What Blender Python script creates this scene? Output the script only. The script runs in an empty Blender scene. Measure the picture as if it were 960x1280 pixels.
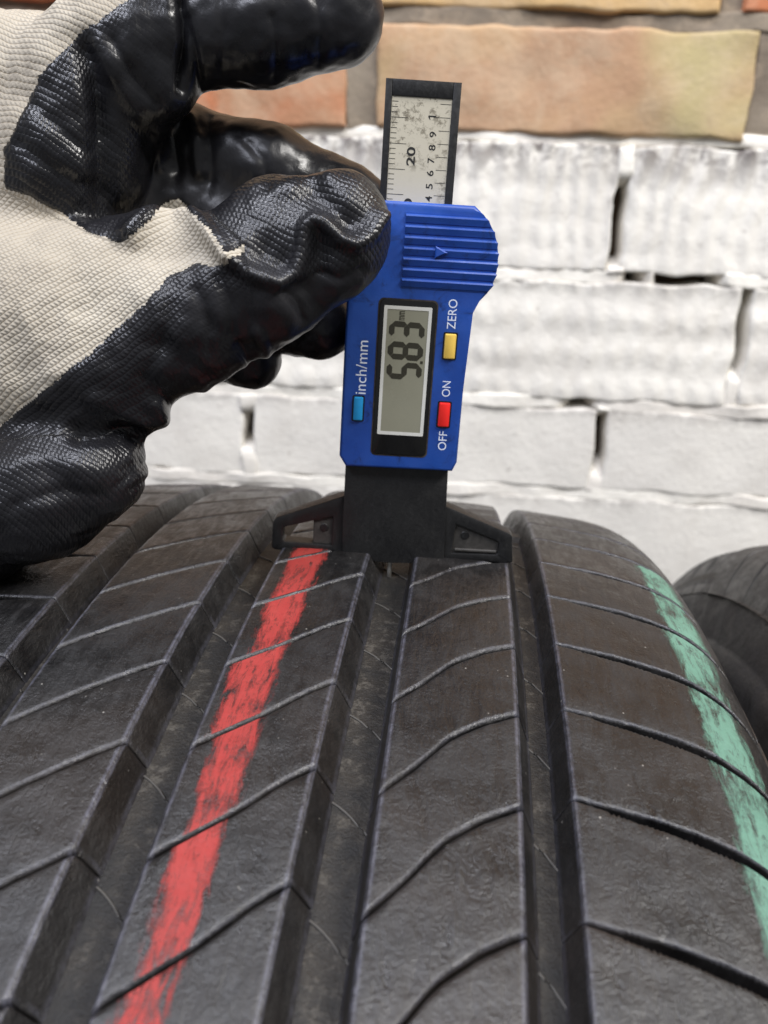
import bpy, bmesh, math, random
import numpy as np
from mathutils import Vector, Matrix, noise as mnoise

random.seed(7)
scene = bpy.context.scene
COL = scene.collection
MM = 0.001
FLOOR = 737.0            # mm from the lens down to the floor
R_ = math.radians

# ------------------------------------------------------------------ camera
# world: X along the brick wall, Y into the wall, Z up; lens at (0, 0, FLOOR)
CX = Vector((0.99774515, 0.05917204, 0.03167469))     # camera right
CD = Vector((0.04988726, -0.33812596, -0.93977768))   # camera down
CF = Vector((-0.04489853, 0.93923879, -0.34031547))   # camera forward
cam = bpy.data.cameras.new('camera')
cam_ob = bpy.data.objects.new('camera', cam)
COL.objects.link(cam_ob)
cam_ob.matrix_world = Matrix(((CX.x, -CD.x, -CF.x, 0), (CX.y, -CD.y, -CF.y, 0),
                              (CX.z, -CD.z, -CF.z, FLOOR * MM), (0, 0, 0, 1)))
cam.sensor_fit = 'VERTICAL'
cam.sensor_height = 4.8
cam.sensor_width = 3.6
cam.lens = 4.0
cam.clip_start = 0.01
cam.clip_end = 50
cam.dof.use_dof = True
cam.dof.focus_distance = 0.172
cam.dof.aperture_fstop = 2.8
scene.camera = cam_ob

# ------------------------------------------------------------------ light
world = bpy.data.worlds.new('World')
scene.world = world
world.use_nodes = True
bg = world.node_tree.nodes['Background']
bg.inputs[0].default_value = (0.93, 0.96, 1.0, 1)
bg.inputs[1].default_value = 0.26


def lamp(name, loc, target, size, size_y, power, color):
    l = bpy.data.lights.new(name, 'AREA')
    l.shape = 'RECTANGLE'
    l.size = size
    l.size_y = size_y
    l.energy = power
    l.color = color
    o = bpy.data.objects.new(name, l)
    COL.objects.link(o)
    o.location = loc
    o.rotation_euler = (Vector(target) - Vector(loc)).to_track_quat('-Z', 'Y').to_euler()
    return o


lamp('ceiling_tube_lamp', (1.15, -0.30, 2.05), (0.0, 0.45, 0.7), 1.2, 0.10, 50, (1.0, 0.97, 0.93))
lamp('ceiling_tube_lamp', (-0.75, -0.75, 1.95), (-0.1, 0.45, 0.7), 1.2, 0.10, 24, (0.84, 0.87, 1.0))
lamp('ceiling_tube_lamp', (-0.25, -0.10, 2.25), (-0.1, 0.35, 0.7), 1.2, 0.10, 25, (0.88, 0.90, 1.0))

scene.view_settings.view_transform = 'Standard'
scene.view_settings.look = 'None'
scene.view_settings.exposure = -0.17
scene.view_settings.gamma = 1.0
scene.view_settings.use_curve_mapping = False

# ------------------------------------------------------------------ helpers


def srgb(r, g, b):
    f = lambda c: c / 12.92 if c <= 0.04045 else ((c + 0.055) / 1.055) ** 2.4
    return (f(r / 255), f(g / 255), f(b / 255), 1)


class NT:
    """small node-tree writer"""

    def __init__(self, name):
        self.m = bpy.data.materials.new(name)
        self.m.use_nodes = True
        self.t = self.m.node_tree
        self.b = self.t.nodes['Principled BSDF']

    def n(self, kind, **kw):
        nd = self.t.nodes.new(kind)
        for k, v in kw.items():
            setattr(nd, k, v)
        return nd

    def put(self, sock, v):
        if isinstance(v, bpy.types.NodeSocket):
            self.t.links.new(v, sock)
        elif v is not None:
            sock.default_value = v

    def set(self, key, v):
        self.put(self.b.inputs[key], v)

    def math(self, op, a, b=None, c=None, clamp=False):
        nd = self.n('ShaderNodeMath', operation=op)
        nd.use_clamp = clamp
        for i, v in enumerate((a, b, c)):
            self.put(nd.inputs[i], v)
        return nd.outputs[0]

    def mix(self, fac, a, b, blend='MIX'):
        nd = self.n('ShaderNodeMix', data_type='RGBA', blend_type=blend)
        self.put(nd.inputs[0], fac)
        self.put(nd.inputs[6], a)
        self.put(nd.inputs[7], b)
        return nd.outputs[2]

    def noise(self, scale, detail=4, rough=0.55, vec=None, dist=0.0):
        nd = self.n('ShaderNodeTexNoise')
        nd.inputs['Scale'].default_value = scale
        nd.inputs['Detail'].default_value = detail
        nd.inputs['Roughness'].default_value = rough
        nd.inputs['Distortion'].default_value = dist
        if vec is not None:
            self.t.links.new(vec, nd.inputs['Vector'])
        return nd.outputs['Fac']

    def ramp(self, fac, lo, hi, a=0.0, b=1.0):
        nd = self.n('ShaderNodeMapRange')
        nd.interpolation_type = 'SMOOTHSTEP'
        self.put(nd.inputs[0], fac)
        nd.inputs[1].default_value = lo
        nd.inputs[2].default_value = hi
        nd.inputs[3].default_value = a
        nd.inputs[4].default_value = b
        return nd.outputs[0]

    def obj(self, scale=(1, 1, 1), rnd=True):
        tc = self.n('ShaderNodeTexCoord')
        mp = self.n('ShaderNodeMapping')
        mp.inputs['Scale'].default_value = scale
        self.t.links.new(tc.outputs['Object'], mp.inputs['Vector'])
        return mp.outputs[0]

    def attr(self, name, out='Fac'):
        nd = self.n('ShaderNodeAttribute', attribute_name=name)
        return nd.outputs[out]

    def bump(self, height, strength=1.0, dist=0.001, normal=None):
        nd = self.n('ShaderNodeBump')
        self.put(nd.inputs['Strength'], strength)
        nd.inputs['Distance'].default_value = dist
        self.t.links.new(height, nd.inputs['Height'])
        if normal is not None:
            self.t.links.new(normal, nd.inputs['Normal'])
        self.t.links.new(nd.outputs[0], self.b.inputs['Normal'])
        return nd.outputs[0]


def mesh_obj(name, verts, faces, mat, parent=None, smooth=False, attrs=None):
    """verts in millimetres, in the parent's frame"""
    me = bpy.data.meshes.new(name)
    v = np.asarray(verts, dtype=np.float64) * MM
    me.from_pydata(v.tolist(), [], [list(map(int, f)) for f in faces])
    if smooth:
        me.shade_smooth()
    for k, vals in (attrs or {}).items():
        vals = np.asarray(vals, dtype=np.float32)
        if vals.ndim == 1:
            at = me.attributes.new(k, 'FLOAT', 'POINT')
            at.data.foreach_set('value', vals)
        else:
            at = me.attributes.new(k, 'FLOAT_VECTOR', 'POINT')
            at.data.foreach_set('vector', vals.ravel())
    me.materials.append(mat)
    o = bpy.data.objects.new(name, me)
    COL.objects.link(o)
    o.parent = parent
    return o


def bm_obj(name, bm, mat, parent=None, smooth_angle=None):
    bmesh.ops.recalc_face_normals(bm, faces=bm.faces[:])
    bmesh.ops.scale(bm, vec=(MM, MM, MM), verts=bm.verts[:])
    me = bpy.data.meshes.new(name)
    bm.to_mesh(me)
    bm.free()
    if smooth_angle:
        me.shade_smooth()
        try:
            me.set_sharp_from_angle(angle=R_(smooth_angle))
        except Exception:
            pass
    me.materials.append(mat)
    o = bpy.data.objects.new(name, me)
    COL.objects.link(o)
    o.parent = parent
    return o


def empty(name, mat4, label, cat, group=None):
    o = bpy.data.objects.new(name, None)
    o.empty_display_size = 0.02
    COL.objects.link(o)
    o.matrix_world = mat4
    o['label'] = label
    o['category'] = cat
    if group:
        o['group'] = group
    return o


def frame(origin, ex, ey, ez):
    """origin in mm relative to the lens"""
    o = (origin[0] * MM, origin[1] * MM, (origin[2] + FLOOR) * MM)
    return Matrix(((ex[0], ey[0], ez[0], o[0]), (ex[1], ey[1], ez[1], o[1]),
                   (ex[2], ey[2], ez[2], o[2]), (0, 0, 0, 1)))


def prism(pts, z0, z1, bevel=0.0, seg=2, both=False, bm=None):
    bm = bm or bmesh.new()
    lo = [bm.verts.new((x, y, z0)) for x, y in pts]
    hi = [bm.verts.new((x, y, z1)) for x, y in pts]
    n = len(pts)
    bot = bm.faces.new(lo[::-1])
    top = bm.faces.new(hi)
    for i in range(n):
        bm.faces.new((lo[i], lo[(i + 1) % n], hi[(i + 1) % n], hi[i]))
    if bevel > 0:
        ed = set(top.edges)
        if both:
            ed |= set(bot.edges)
        bmesh.ops.bevel(bm, geom=list(ed), offset=bevel, segments=seg, profile=0.5, affect='EDGES', clamp_overlap=True)
    return bm


def rect(x0, x1, y0, y1, r=0.0, n=4):
    if r <= 0:
        return [(x0, y0), (x1, y0), (x1, y1), (x0, y1)]
    out = []
    for cx, cy, a in ((x1 - r, y0 + r, -90), (x1 - r, y1 - r, 0), (x0 + r, y1 - r, 90), (x0 + r, y0 + r, 180)):
        for k in range(n + 1):
            t = R_(a + 90 * k / n)
            out.append((cx + r * math.cos(t), cy + r * math.sin(t)))
    return out


def ring_prism(outer, inner, z0, z1, bm=None):
    """outer and inner outline with the same number of points"""
    bm = bm or bmesh.new()
    n = len(outer)
    V = [[bm.verts.new((x, y, z)) for x, y in pl] for pl, z in ((outer, z0), (outer, z1), (inner, z1), (inner, z0))]
    for a, b in ((0, 1), (1, 2), (2, 3), (3, 0)):
        for i in range(n):
            j = (i + 1) % n
            bm.faces.new((V[a][i], V[a][j], V[b][j], V[b][i]))
    return bm


def rnd_noise(x, y, z, s, oct=3):
    return mnoise.fractal(Vector((x * s, y * s, z * s)), 1.0, 2.0, oct)


# ------------------------------------------------------------------ materials


def m_rubber(name='tyre_rubber', base=(0.0042, 0.0041, 0.0043), light=(0.0125, 0.0116, 0.0115), rough=0.39):
    k = NT(name)
    v = k.obj()
    oi = k.n('ShaderNodeObjectInfo')
    ad = k.n('ShaderNodeVectorMath', operation='ADD')
    k.t.links.new(v, ad.inputs[0])
    k.t.links.new(oi.outputs['Random'], ad.inputs[1])
    w = ad.outputs[0]
    big = k.noise(42, 6, 0.68, w, 0.8)
    mid = k.noise(210, 6, 0.72, w, 0.25)
    fine = k.noise(1500, 3, 0.7, v)
    scr = k.noise(330, 5, 0.7, k.obj((1.6, 0.35, 0.35)), 0.5)
    col = k.mix(k.ramp(k.math('ADD', k.math('MULTIPLY', big, 0.6), k.math('MULTIPLY', mid, 0.4)), 0.38, 0.64), (*base, 1), (*light, 1))
    col = k.mix(k.math('MULTIPLY', k.ramp(k.noise(16, 4, 0.6, v, 0.4), 0.46, 0.66), 0.38), col, (0.026, 0.0195, 0.0155, 1))      # brown worn patches
    col = k.mix(k.math('MULTIPLY', k.ramp(mid, 0.57, 0.66), 0.55), col, (0.006, 0.006, 0.006, 1))          # scuffs
    col = k.mix(k.math('MULTIPLY', k.ramp(fine, 0.56, 0.74), 0.28), col, (0.045, 0.041, 0.039, 1))          # dust grain
    spk = k.n('ShaderNodeTexVoronoi')
    spk.inputs['Scale'].default_value = 420
    k.t.links.new(w, spk.inputs['Vector'])
    col = k.mix(k.math('MULTIPLY', k.ramp(spk.outputs['Distance'], 0.10, 0.05), k.ramp(mid, 0.5, 0.62)), col, (0.20, 0.19, 0.17, 1))
    edge = k.attr('edge')                                  # worn, dusty edges plus painted edge highlights
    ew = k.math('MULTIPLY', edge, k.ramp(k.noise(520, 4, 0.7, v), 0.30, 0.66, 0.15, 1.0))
    col = k.mix(k.math('MULTIPLY', ew, 0.55), col, (0.088, 0.088, 0.112, 1))  # bluish tint paints a highlight into the worn edges
    k.set('Base Color', col)
    k.set('Roughness', k.ramp(k.math('ADD', k.math('MULTIPLY', scr, 0.5), k.math('MULTIPLY', big, 0.5)), 0.36, 0.62, rough - 0.12, rough + 0.16))
    k.set('Specular IOR Level', 0.6)
    hh = k.math('ADD', k.math('MULTIPLY', fine, 0.35), k.math('MULTIPLY', scr, 0.9))
    hh = k.math('ADD', hh, k.math('MULTIPLY', mid, 1.3))
    k.bump(hh, 0.7, 0.00045)
    return k.m


def m_groove():
    k = NT('dusty_groove_rubber')
    v = k.obj()
    big = k.noise(85, 6, 0.7, v, 0.2)
    mid = k.noise(420, 6, 0.75, v, 0.1)
    fine = k.noise(1800, 3, 0.7, v)
    col = k.mix(k.ramp(big, 0.34, 0.64), (0.0045, 0.004, 0.0035, 1), (0.015, 0.0115, 0.0075, 1))
    sp = k.math('MULTIPLY', k.ramp(mid, 0.50, 0.62), k.ramp(big, 0.40, 0.60))
    col = k.mix(k.math('MULTIPLY', sp, 0.7), col, (0.07, 0.062, 0.05, 1))
    col = k.mix(k.math('MULTIPLY', k.ramp(fine, 0.58, 0.74), 0.3), col, (0.08, 0.07, 0.058, 1))
    k.set('Base Color', col)
    k.set('Roughness', 0.62)
    k.bump(k.math('ADD', fine, k.math('MULTIPLY', mid, 1.5)), 0.7, 0.0003)
    return k.m


def m_paint(name, c0, c1, wear):
    k = NT(name)
    v = k.obj()
    n0 = k.noise(60, 4, 0.6, v, 0.5)
    n1 = k.noise(300, 6, 0.75, k.obj((2.2, 0.45, 0.45)), 0.6)
    n2 = k.noise(1100, 3, 0.7, v)
    col = k.mix(k.ramp(n1, 0.35, 0.62), (*c1, 1), (*c0, 1))
    col = k.mix(k.math('MULTIPLY', k.ramp(n2, 0.52, 0.70), 0.3), col, (*[c * 0.5 for c in c0], 1))
    k.set('Base Color', col)
    k.set('Roughness', 0.62)
    nn = k.math('ADD', k.math('MULTIPLY', n1, 0.65), k.math('MULTIPLY', n2, 0.12))
    nn = k.math('ADD', nn, k.math('MULTIPLY', k.math('SUBTRACT', n0, 0.02), 0.27))
    solid = k.attr('solid')                               # 0 at the frayed border, 1 inside
    a = k.math('ADD', nn, k.math('MULTIPLY', solid, wear))
    k.set('Alpha', k.math('MULTIPLY', k.ramp(a, 0.55, 0.76), 0.94))
    k.bump(k.math('ADD', n1, n2), 0.6, 0.0003)
    return k.m


def m_plain(name, col, rough=0.5, spec=0.5, bump=0.0, scale=600, var=0.0, metal=0.0):
    k = NT(name)
    v = k.obj()
    nz = k.noise(scale, 3, 0.6, v)
    if var > 0:
        dark = tuple(c * (1 - var) for c in col[:3]) + (1,)
        k.set('Base Color', k.mix(k.ramp(k.noise(scale * 0.3, 5, 0.65, v, 0.5), 0.35, 0.7), dark, col))
    else:
        k.set('Base Color', col)
    k.set('Roughness', k.ramp(k.noise(scale * 0.2, 4, 0.6, v), 0.25, 0.75, rough - 0.07, rough + 0.1))
    k.set('Specular IOR Level', spec)
    k.set('Metallic', metal)
    if bump:
        k.bump(nz, bump, 0.0002)
    return k.m


M_RUB = m_rubber()
M_SIDE = m_rubber('sidewall_rubber', (0.008, 0.008, 0.0085), (0.014, 0.0135, 0.014), 0.55)
M_GRV = m_groove()
M_RED = m_paint('red_crayon_paint', srgb(150, 46, 42)[:3], srgb(172, 66, 60)[:3], 0.18)
M_GRN = m_paint('green_crayon_paint', srgb(90, 130, 112)[:3], srgb(118, 160, 141)[:3], 0.175)

# ------------------------------------------------------------------ the setting: floor and wall
WALL_Y = 590.2


def m_floor():
    k = NT('concrete_floor')
    v = k.obj()
    k.set('Base Color', k.mix(k.noise(6, 6, 0.6, v), (0.10, 0.10, 0.095, 1), (0.22, 0.21, 0.20, 1)))
    k.set('Roughness', 0.85)
    k.bump(k.noise(90, 5, 0.6, v), 0.4, 0.002)
    return k.m


fl = mesh_obj('floor', [(-2500, -2500, 0), (2500, -2500, 0), (2500, WALL_Y + 60, 0), (-2500, WALL_Y + 60, 0)], [(0, 1, 2, 3)], m_floor())
fl['kind'] = 'structure'


def m_brick(name, cols, stain=0.0):
    k = NT(name)
    v = k.obj()
    oi = k.n('ShaderNodeObjectInfo')
    ad = k.n('ShaderNodeVectorMath', operation='ADD')
    k.t.links.new(v, ad.inputs[0])
    k.t.links.new(oi.outputs['Random'], ad.inputs[1])
    v = ad.outputs[0]
    a = k.noise(9, 3, 0.5, v, 0.8)
    b = k.noise(60, 5, 0.65, v, 0.5)
    col = k.mix(k.ramp(a, 0.38, 0.62), (*cols[0], 1), (*cols[1], 1))
    if len(cols) > 2:
        col = k.mix(k.ramp(k.noise(7, 2, 0.5, v, 0.3), 0.52, 0.66), col, (*cols[2], 1))
    col = k.mix(k.math('MULTIPLY', k.ramp(b, 0.60, 0.75), 0.35), col, (*[c * 0.5 for c in cols[0]], 1))
    if stain:
        ed = k.attr('soot')
        s = k.math('MULTIPLY', ed, k.ramp(k.noise(75, 5, 0.7, v, 0.6), 0.36, 0.60))
        col = k.mix(k.math('MULTIPLY', s, stain), col, srgb(92, 84, 82))
    if stain or 'white' in name:
        g = k.ramp(k.noise(14, 6, 0.7, v, 0.4), 0.46, 0.68)
        col = k.mix(k.math('MULTIPLY', g, 0.28), col, srgb(182, 175, 165))
        g2 = k.ramp(k.noise(120, 5, 0.75, v, 0.3), 0.62, 0.72)
        col = k.mix(k.math('MULTIPLY', g2, 0.5), col, srgb(140, 130, 118))
    else:
        g = k.ramp(k.noise(22, 6, 0.75, v, 0.3), 0.42, 0.66)
        col = k.mix(k.math('MULTIPLY', g, 0.4), col, srgb(196, 176, 150))
    k.set('Base Color', col)
    k.set('Roughness', 0.8)
    k.set('Specular IOR Level', 0.25)
    k.bump(k.math('ADD', b, k.noise(260, 4, 0.6, v)), 0.45, 0.0012)
    return k.m


M_WHITE = m_brick('white_painted_brick', (srgb(227, 223, 214)[:3], srgb(218, 214, 206)[:3]), 0.95)
M_BARE = m_brick('peach_bare_brick', (srgb(182, 150, 115)[:3], srgb(172, 137, 108)[:3], srgb(174, 160, 118)[:3]))
M_ORANGE = m_brick('orange_bare_brick', (srgb(186, 116, 80)[:3], srgb(172, 130, 100)[:3]))
M_CREAM = m_brick('cream_bare_brick', (srgb(194, 160, 112)[:3], srgb(202, 172, 126)[:3]))
M_MORT = m_brick('grey_mortar', (srgb(136, 125, 110)[:3], srgb(116, 105, 92)[:3]))
M_WMORT = m_brick('white_painted_mortar', (srgb(232, 228, 218)[:3], srgb(222, 217, 208)[:3]), 0.0)
M_CORE = m_plain('dark_joint_mortar', srgb(78, 66, 54), 0.9, 0.2)

wall = empty('brick_wall', frame((0, WALL_Y, -FLOOR), (1, 0, 0), (0, 1, 0), (0, 0, 1)),
             'brick wall behind the tyres, white painted below bare orange brick', 'wall')


def slab(name, x0, x1, z0, z1, mat, relief=None, rough=0.8, round_=3.0, step=5.0, y0=0.0, deep=42.0, seed=0):
    """a brick or a strip of mortar: uneven front face, rounded arrises, z measured from the lens"""
    nx = max(2, int((x1 - x0) / step))
    nz = max(2, int((z1 - z0) / step))
    us = sorted(set([0, 0.6, 1.6] + list(np.linspace(3.0, (x1 - x0) - 3.0, nx)) + [x1 - x0 - 1.6, x1 - x0 - 0.6, x1 - x0]))
    ws = sorted(set([0, 0.6, 1.6] + list(np.linspace(3.0, (z1 - z0) - 3.0, nz)) + [z1 - z0 - 1.6, z1 - z0 - 0.6, z1 - z0])) if z1 - z0 > 8 else \
        list(np.linspace(0, z1 - z0, 5))
    V, soot = [], []
    for w in ws:
        for uu in us:
            x, z = x0 + uu, z0 + w
            e = min(uu, x1 - x0 - uu, w, z1 - z0 - w)
            d = y0
            if e < round_:
                d += round_ * (1 - math.sqrt(max(0, 1 - (1 - e / round_) ** 2))) * 0.8
            d += rnd_noise(x + seed * 37, z, seed, 0.018, 4) * rough * 2.0
            if relief:
                d -= relief(x, z, uu / (x1 - x0), w / (z1 - z0))
            # uneven outline
            jx = rnd_noise(x, z, seed + 9.1, 0.04) * 2.4
            jz = rnd_noise(x, z, seed + 4.7, 0.03) * 2.4
            V.append((x + jx, d, z + jz + FLOOR))
            soot.append(max(0.0, 1 - (z1 - z) / 30.0) if relief is ribs else max(0.0, 0.5 - (z1 - z) / 16.0))
    nu, nw = len(us), len(ws)
    F = [(j * nu + i, j * nu + i + 1, (j + 1) * nu + i + 1, (j + 1) * nu + i) for j in range(nw - 1) for i in range(nu - 1)]
    rim = [i for i in range(nu)] + [j * nu + nu - 1 for j in range(1, nw)] + [(nw - 1) * nu + i for i in range(nu - 2, -1, -1)] + \
          [j * nu for j in range(nw - 2, 0, -1)]
    base = len(V)
    for i in rim:
        x, y, z = V[i]
        V.append((x, deep, z))
        soot.append(0)
    m = len(rim)
    for k in range(m):
        F.append((rim[k], base + k, base + (k + 1) % m, rim[(k + 1) % m]))
    return mesh_obj(name, V, F, mat, wall, True, {'soot': soot})


def ribs(x, z, u, w):     # wavy vertical flutes of the upper white course
    s = math.sin(x * 2 * math.pi / 12.5 + 2.2 * rnd_noise(x, z, 1.7, 0.022, 2) + 0.9 * math.sin(z * 0.06 + x * 0.01) + (0.5 - w) * 1.5)
    return 0.9 * s * (0.45 + 0.55 * min(1, w * 1.6)) + 0.2 * math.sin(z * 2 * math.pi / 19 + math.sin(x * .2))


def waffle(x, z, u, w):   # small rectangular bumps of the second white course
    a = math.sin(x * 2 * math.pi / 15.0 + 2.0 * rnd_noise(x, z, 6.1, 0.02, 2) + 0.4 * math.sin(z * 0.11))
    b = math.sin(z * 2 * math.pi / 24.0 + 0.5)
    return 0.62 * a * (0.55 + 0.45 * b) + 0.45 * b


# courses, top to bottom: (z top, z bottom, first joint x, brick length, joint, kind)
courses = [(293, 220, -150, 250, 14, 'bare'), (206, 133.5, 58, 240, 14, 'bare2'), (119.5 + 66, 112.5, 170, 240, 13, 'top'), (103.6, 44.5, -51, 250, 20, 'row'),
           (39, -38, 117, 251, 8, 'ribs'), (-45, -123.5, 207, 251, 8, 'waffle'), (-131, -189, 122.5, 250.5, 9, 'flat'),
           (-196, -270, 20, 251, 8, 'flat'), (-277, -340, 150, 251, 8, 'flat'), (-348, -424, 60, 251, 8, 'flat'), (-432, -508, 170, 251, 8, 'flat'),
           (-516, -592, 40, 251, 8, 'flat'), (-600, -668, 150, 251, 8, 'flat'), (-676, -740, 60, 251, 8, 'flat')]
up = []
for r in range(8):
    z0 = 199 + r * 78
    up.insert(0, (z0 + 65, z0, (40 if r % 2 else 165), 250, 13, 'high'))
courses = up + courses[2:]
bi = 0
for ci, (zt, zb, jx, ln, jw, kind) in enumerate(courses):
    white = kind in ('ribs', 'waffle', 'flat')
    for k in range(-3, 3):
        xa, xb = jx + ln * k + jw / 2, jx + ln * (k + 1) - jw / 2
        if xb < -560 or xa > 560:
            continue
        bi += 1
        rel = {'ribs': ribs, 'waffle': waffle}.get(kind)
        mat = M_WHITE
        rg = 0.55
        if kind == 'row':
            mat = M_ORANGE if k == -1 else M_BARE
            rg = 1.6
        elif kind == 'high':
            mat = (M_BARE, M_ORANGE, M_CREAM)[bi % 3]
            rg = 1.6
        elif kind == 'top':
            mat = M_ORANGE if k in (0, -2) else M_CREAM
            rg = 1.6
        vis = -260 < zt < 200
        slab('brick', xa, xb, zb, zt, mat, rel, rg, 1.3 if white else 2.5, (2.6 if rel else 5.0) if vis else 16, 0, 42, bi)
        # the upright joint at the left end of this brick
        xj = jx + ln * k
        spans = [(zt + 1, zb - 1)]
        if kind == 'ribs' and k == 0:
            spans = [(zt + 1, 16), (-29, zb - 1)]
        if kind == 'waffle' and k == 0:
            spans = [(-98, zb - 1)]
        if kind == 'flat' and zt > -140 and k in (0, -1):
            spans = [(zt + 1, -140), (-170, zb - 1)] if k == 0 else [(zt + 1, -149), (-163, zb - 1)]
        for za, zc in spans:
            ends = [e for e in (za, zc) if len(spans) > 1 and zb + 3 < e < zt - 3 or (kind == 'waffle' and k == 0 and e == za)]
            rl = (lambda x, z, u, w, ends=ends: -24 * sum(max(0, 1 - abs(z - e) / 8 + 0.35 * rnd_noise(x, z, 3.0, 0.12)) ** 2 for e in ends)) if ends else None
            slab('mortar_joint', xj - jw / 2 - 1.0, xj + jw / 2 + 1.0, zc, za, M_WMORT if white else M_MORT, rl, 1.3, 1.2, 4 if vis else 16, 0.1 if white else 3.0, 30, bi + 50)
    # the bed joint under this course
    if ci + 1 < len(courses):
        zn = courses[ci + 1][0]
        spans = [(-560, 560)]
        if kind == 'ribs':
            spans = [(-560, 130), (134, 150), (184, 560)]
        if kind == 'waffle':
            spans = [(-560, 101), (109, 560)]
        below_white = courses[ci + 1][5] in ('ribs', 'waffle', 'flat')
        for xa, xb in spans:
            ends = [e for e in (xa, xb) if abs(e) < 500]
            rl = (lambda x, z, u, w, ends=ends: -24 * sum(max(0, 1 - abs(x - e) / 9 + 0.35 * rnd_noise(x, z, 3.0, 0.12)) ** 2 for e in ends)) if ends else None
            slab('mortar_joint', xa, xb, zn - 1.0, zb + 1.0, M_WMORT if below_white else M_MORT, rl, 1.5, 0.8, 4, 0.1 if white else 3.5, 30, bi + 90)
core = mesh_obj('wall_core', [(-600, 26, 0), (600, 26, 0), (600, 26, FLOOR + 830), (-600, 26, FLOOR + 830),
                              (-600, 150, 0), (600, 150, 0), (600, 150, FLOOR + 830), (-600, 150, FLOOR + 830)],
                [(0, 1, 2, 3), (5, 4, 7, 6), (4, 0, 3, 7), (1, 5, 6, 2), (3, 2, 6, 7)], M_CORE, wall)

# ------------------------------------------------------------------ tyre
TR = 325.3
U_AX = Vector((0.9989356898, -0.0394300913, -0.0239323372))
RAD0 = Vector((0.0251315056, 0.0302028675, 0.9992277953))
RAD0 = (RAD0 - RAD0.dot(U_AX) * U_AX).normalized()
YAX = RAD0.cross(U_AX)
T_C = Vector((-31.0332, 182.0289, -404.71))
PITCH = 360.0 / 97
_pa = np.array([0, 20, 40, 56, 66, 74, 80, 84, 88, 91, 94, 97, 100])
_pd = np.array([0, .22, .87, 1.7, 2.4, 3.2, 4.3, 5.6, 8.0, 11.0, 15.6, 22.5, 32.0])


def drop(a):
    return np.interp(np.abs(a), _pa_f, _pd_f)


# smooth the profile table
_pa_f = np.linspace(0, 100, 401)
_t = np.interp(_pa_f, _pa, _pd)
for _ in range(60):
    _t[1:-1] = 0.25 * _t[:-2] + 0.5 * _t[1:-1] + 0.25 * _t[2:]
_pd_f = _t


def cyl(a, th, r):
    """tyre-local position: a along the axle, th degrees towards the viewer, r from the axle"""
    t = R_(th)
    return (a, -r * math.sin(t), r * math.cos(t) + TR)


def make_tyre(label, offset, lift=0.0):
    base = T_C - RAD0 * TR + U_AX * offset + RAD0 * lift
    t = empty('car_tyre', frame(base, U_AX, YAX, RAD0), label, 'tyre', 'tyres standing side by side')
    return t


tyre = make_tyre('worn black car tyre with red and green paint stripes, under the gauge', 0)

# body of revolution: groove floors, shoulders, sidewalls, beads
prof = []
for a in np.concatenate([np.linspace(-100, -60, 41), np.linspace(-59, 59, 60), np.linspace(60, 100, 41)]):
    dep = 6.6 * float(np.clip((97.5 - abs(a)) / 17.0, 0, 1)) ** 0.8 if abs(a) > 80.5 else 6.6
    if abs(a) <= 97.5:
        dep = max(dep, 0.35)
    prof.append((a, TR - float(drop(a)) - dep))
side = [(101.5, 38), (102.0, 39.5), (103.6, 40.5), (105, 46), (107, 58), (108, 70), (108.2, 80), (107.8, 82), (107.4, 86), (105, 98), (99, 112), (93, 118), (92, 122), (90, 130), (86, 134), (84, 128), (90, 112), (96, 92), (94, 60), (80, 32), (50, 20), (0, 17)]
right = [(a, TR - d) for a, d in side]
left = [(-a, r) for a, r in right[:-1]][::-1]
prof = left + prof + right
NS = 360
V, F = [], []
for s in range(NS):
    th = s * 360.0 / NS
    for a, r in prof:
        V.append(cyl(a, th, r))
npf = len(prof)
for s in range(NS):
    s2 = (s + 1) % NS
    for i in range(npf):
        j = (i + 1) % npf
        F.append((s * npf + i, s2 * npf + i, s2 * npf + j, s * npf + j))
body_me = mesh_obj('carcass', V, F, M_GRV, tyre, True)
body_me.data.materials.append(M_SIDE)
is_side = np.array([1 if (i < len(left) + 6 or i >= npf - len(right) - 6) else 0 for i in range(npf)])
body_me.data.polygons.foreach_set('material_index', np.tile(is_side, NS).astype(np.int32))

SIPE = {'C': [(21.5, 6.65), (26.9, 5.55), (32.1, 4.25), (38, 3.4), (44.4, 2.75)],
        'B': [(-10.8, 5.8), (0, 4.15), (6.5, 2.9), (10.8, 2.25)],
        'A': [(-44.4, 5.6), (-34, 3.85), (-27, 2.8), (-21.5, 2.05)],
        'R': [(52.3, 2.2), (66, 2.65), (78, 3.2), (86, 4.0), (93, 4.7), (98, 5.3)],
        'L': [(-98, 4.0), (-86, 3.1), (-64, 2.5), (-52.3, 2.4)]}
RANGE = {'C': (21.5, 44.4), 'B': (-10.8, 10.8), 'A': (-44.4, -21.5), 'R': (52.3, 97.2), 'L': (-97.2, -52.3)}
_sf = {}


def sipe(rib, a):
    if rib not in _sf:
        p = np.array(SIPE[rib])
        xs = np.linspace(p[0, 0], p[-1, 0], 200)
        ys = np.interp(xs, p[:, 0], p[:, 1])
        for _ in range(120):
            ys[1:-1] = 0.25 * ys[:-2] + 0.5 * ys[1:-1] + 0.25 * ys[2:]
        _sf[rib] = (xs, ys)
    return float(np.interp(a, *_sf[rib]))


def edge_profile(dr, cw, cd, rr):
    """(inset, drop) from the groove floor up the wall, over the chamfer to the flat top"""
    return [(-dr - 0.55, 6.75), (-dr - 0.3, 6.35), (-dr - 0.1, 5.9), (-dr * 0.9, 5.3), (-dr * 0.3, 1.6 + cd), (-0.06, cd + 0.3), (0.10, cd), (cw * 0.55, cd * 0.4), (cw, 0.08), (cw + rr, 0.0)]


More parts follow.
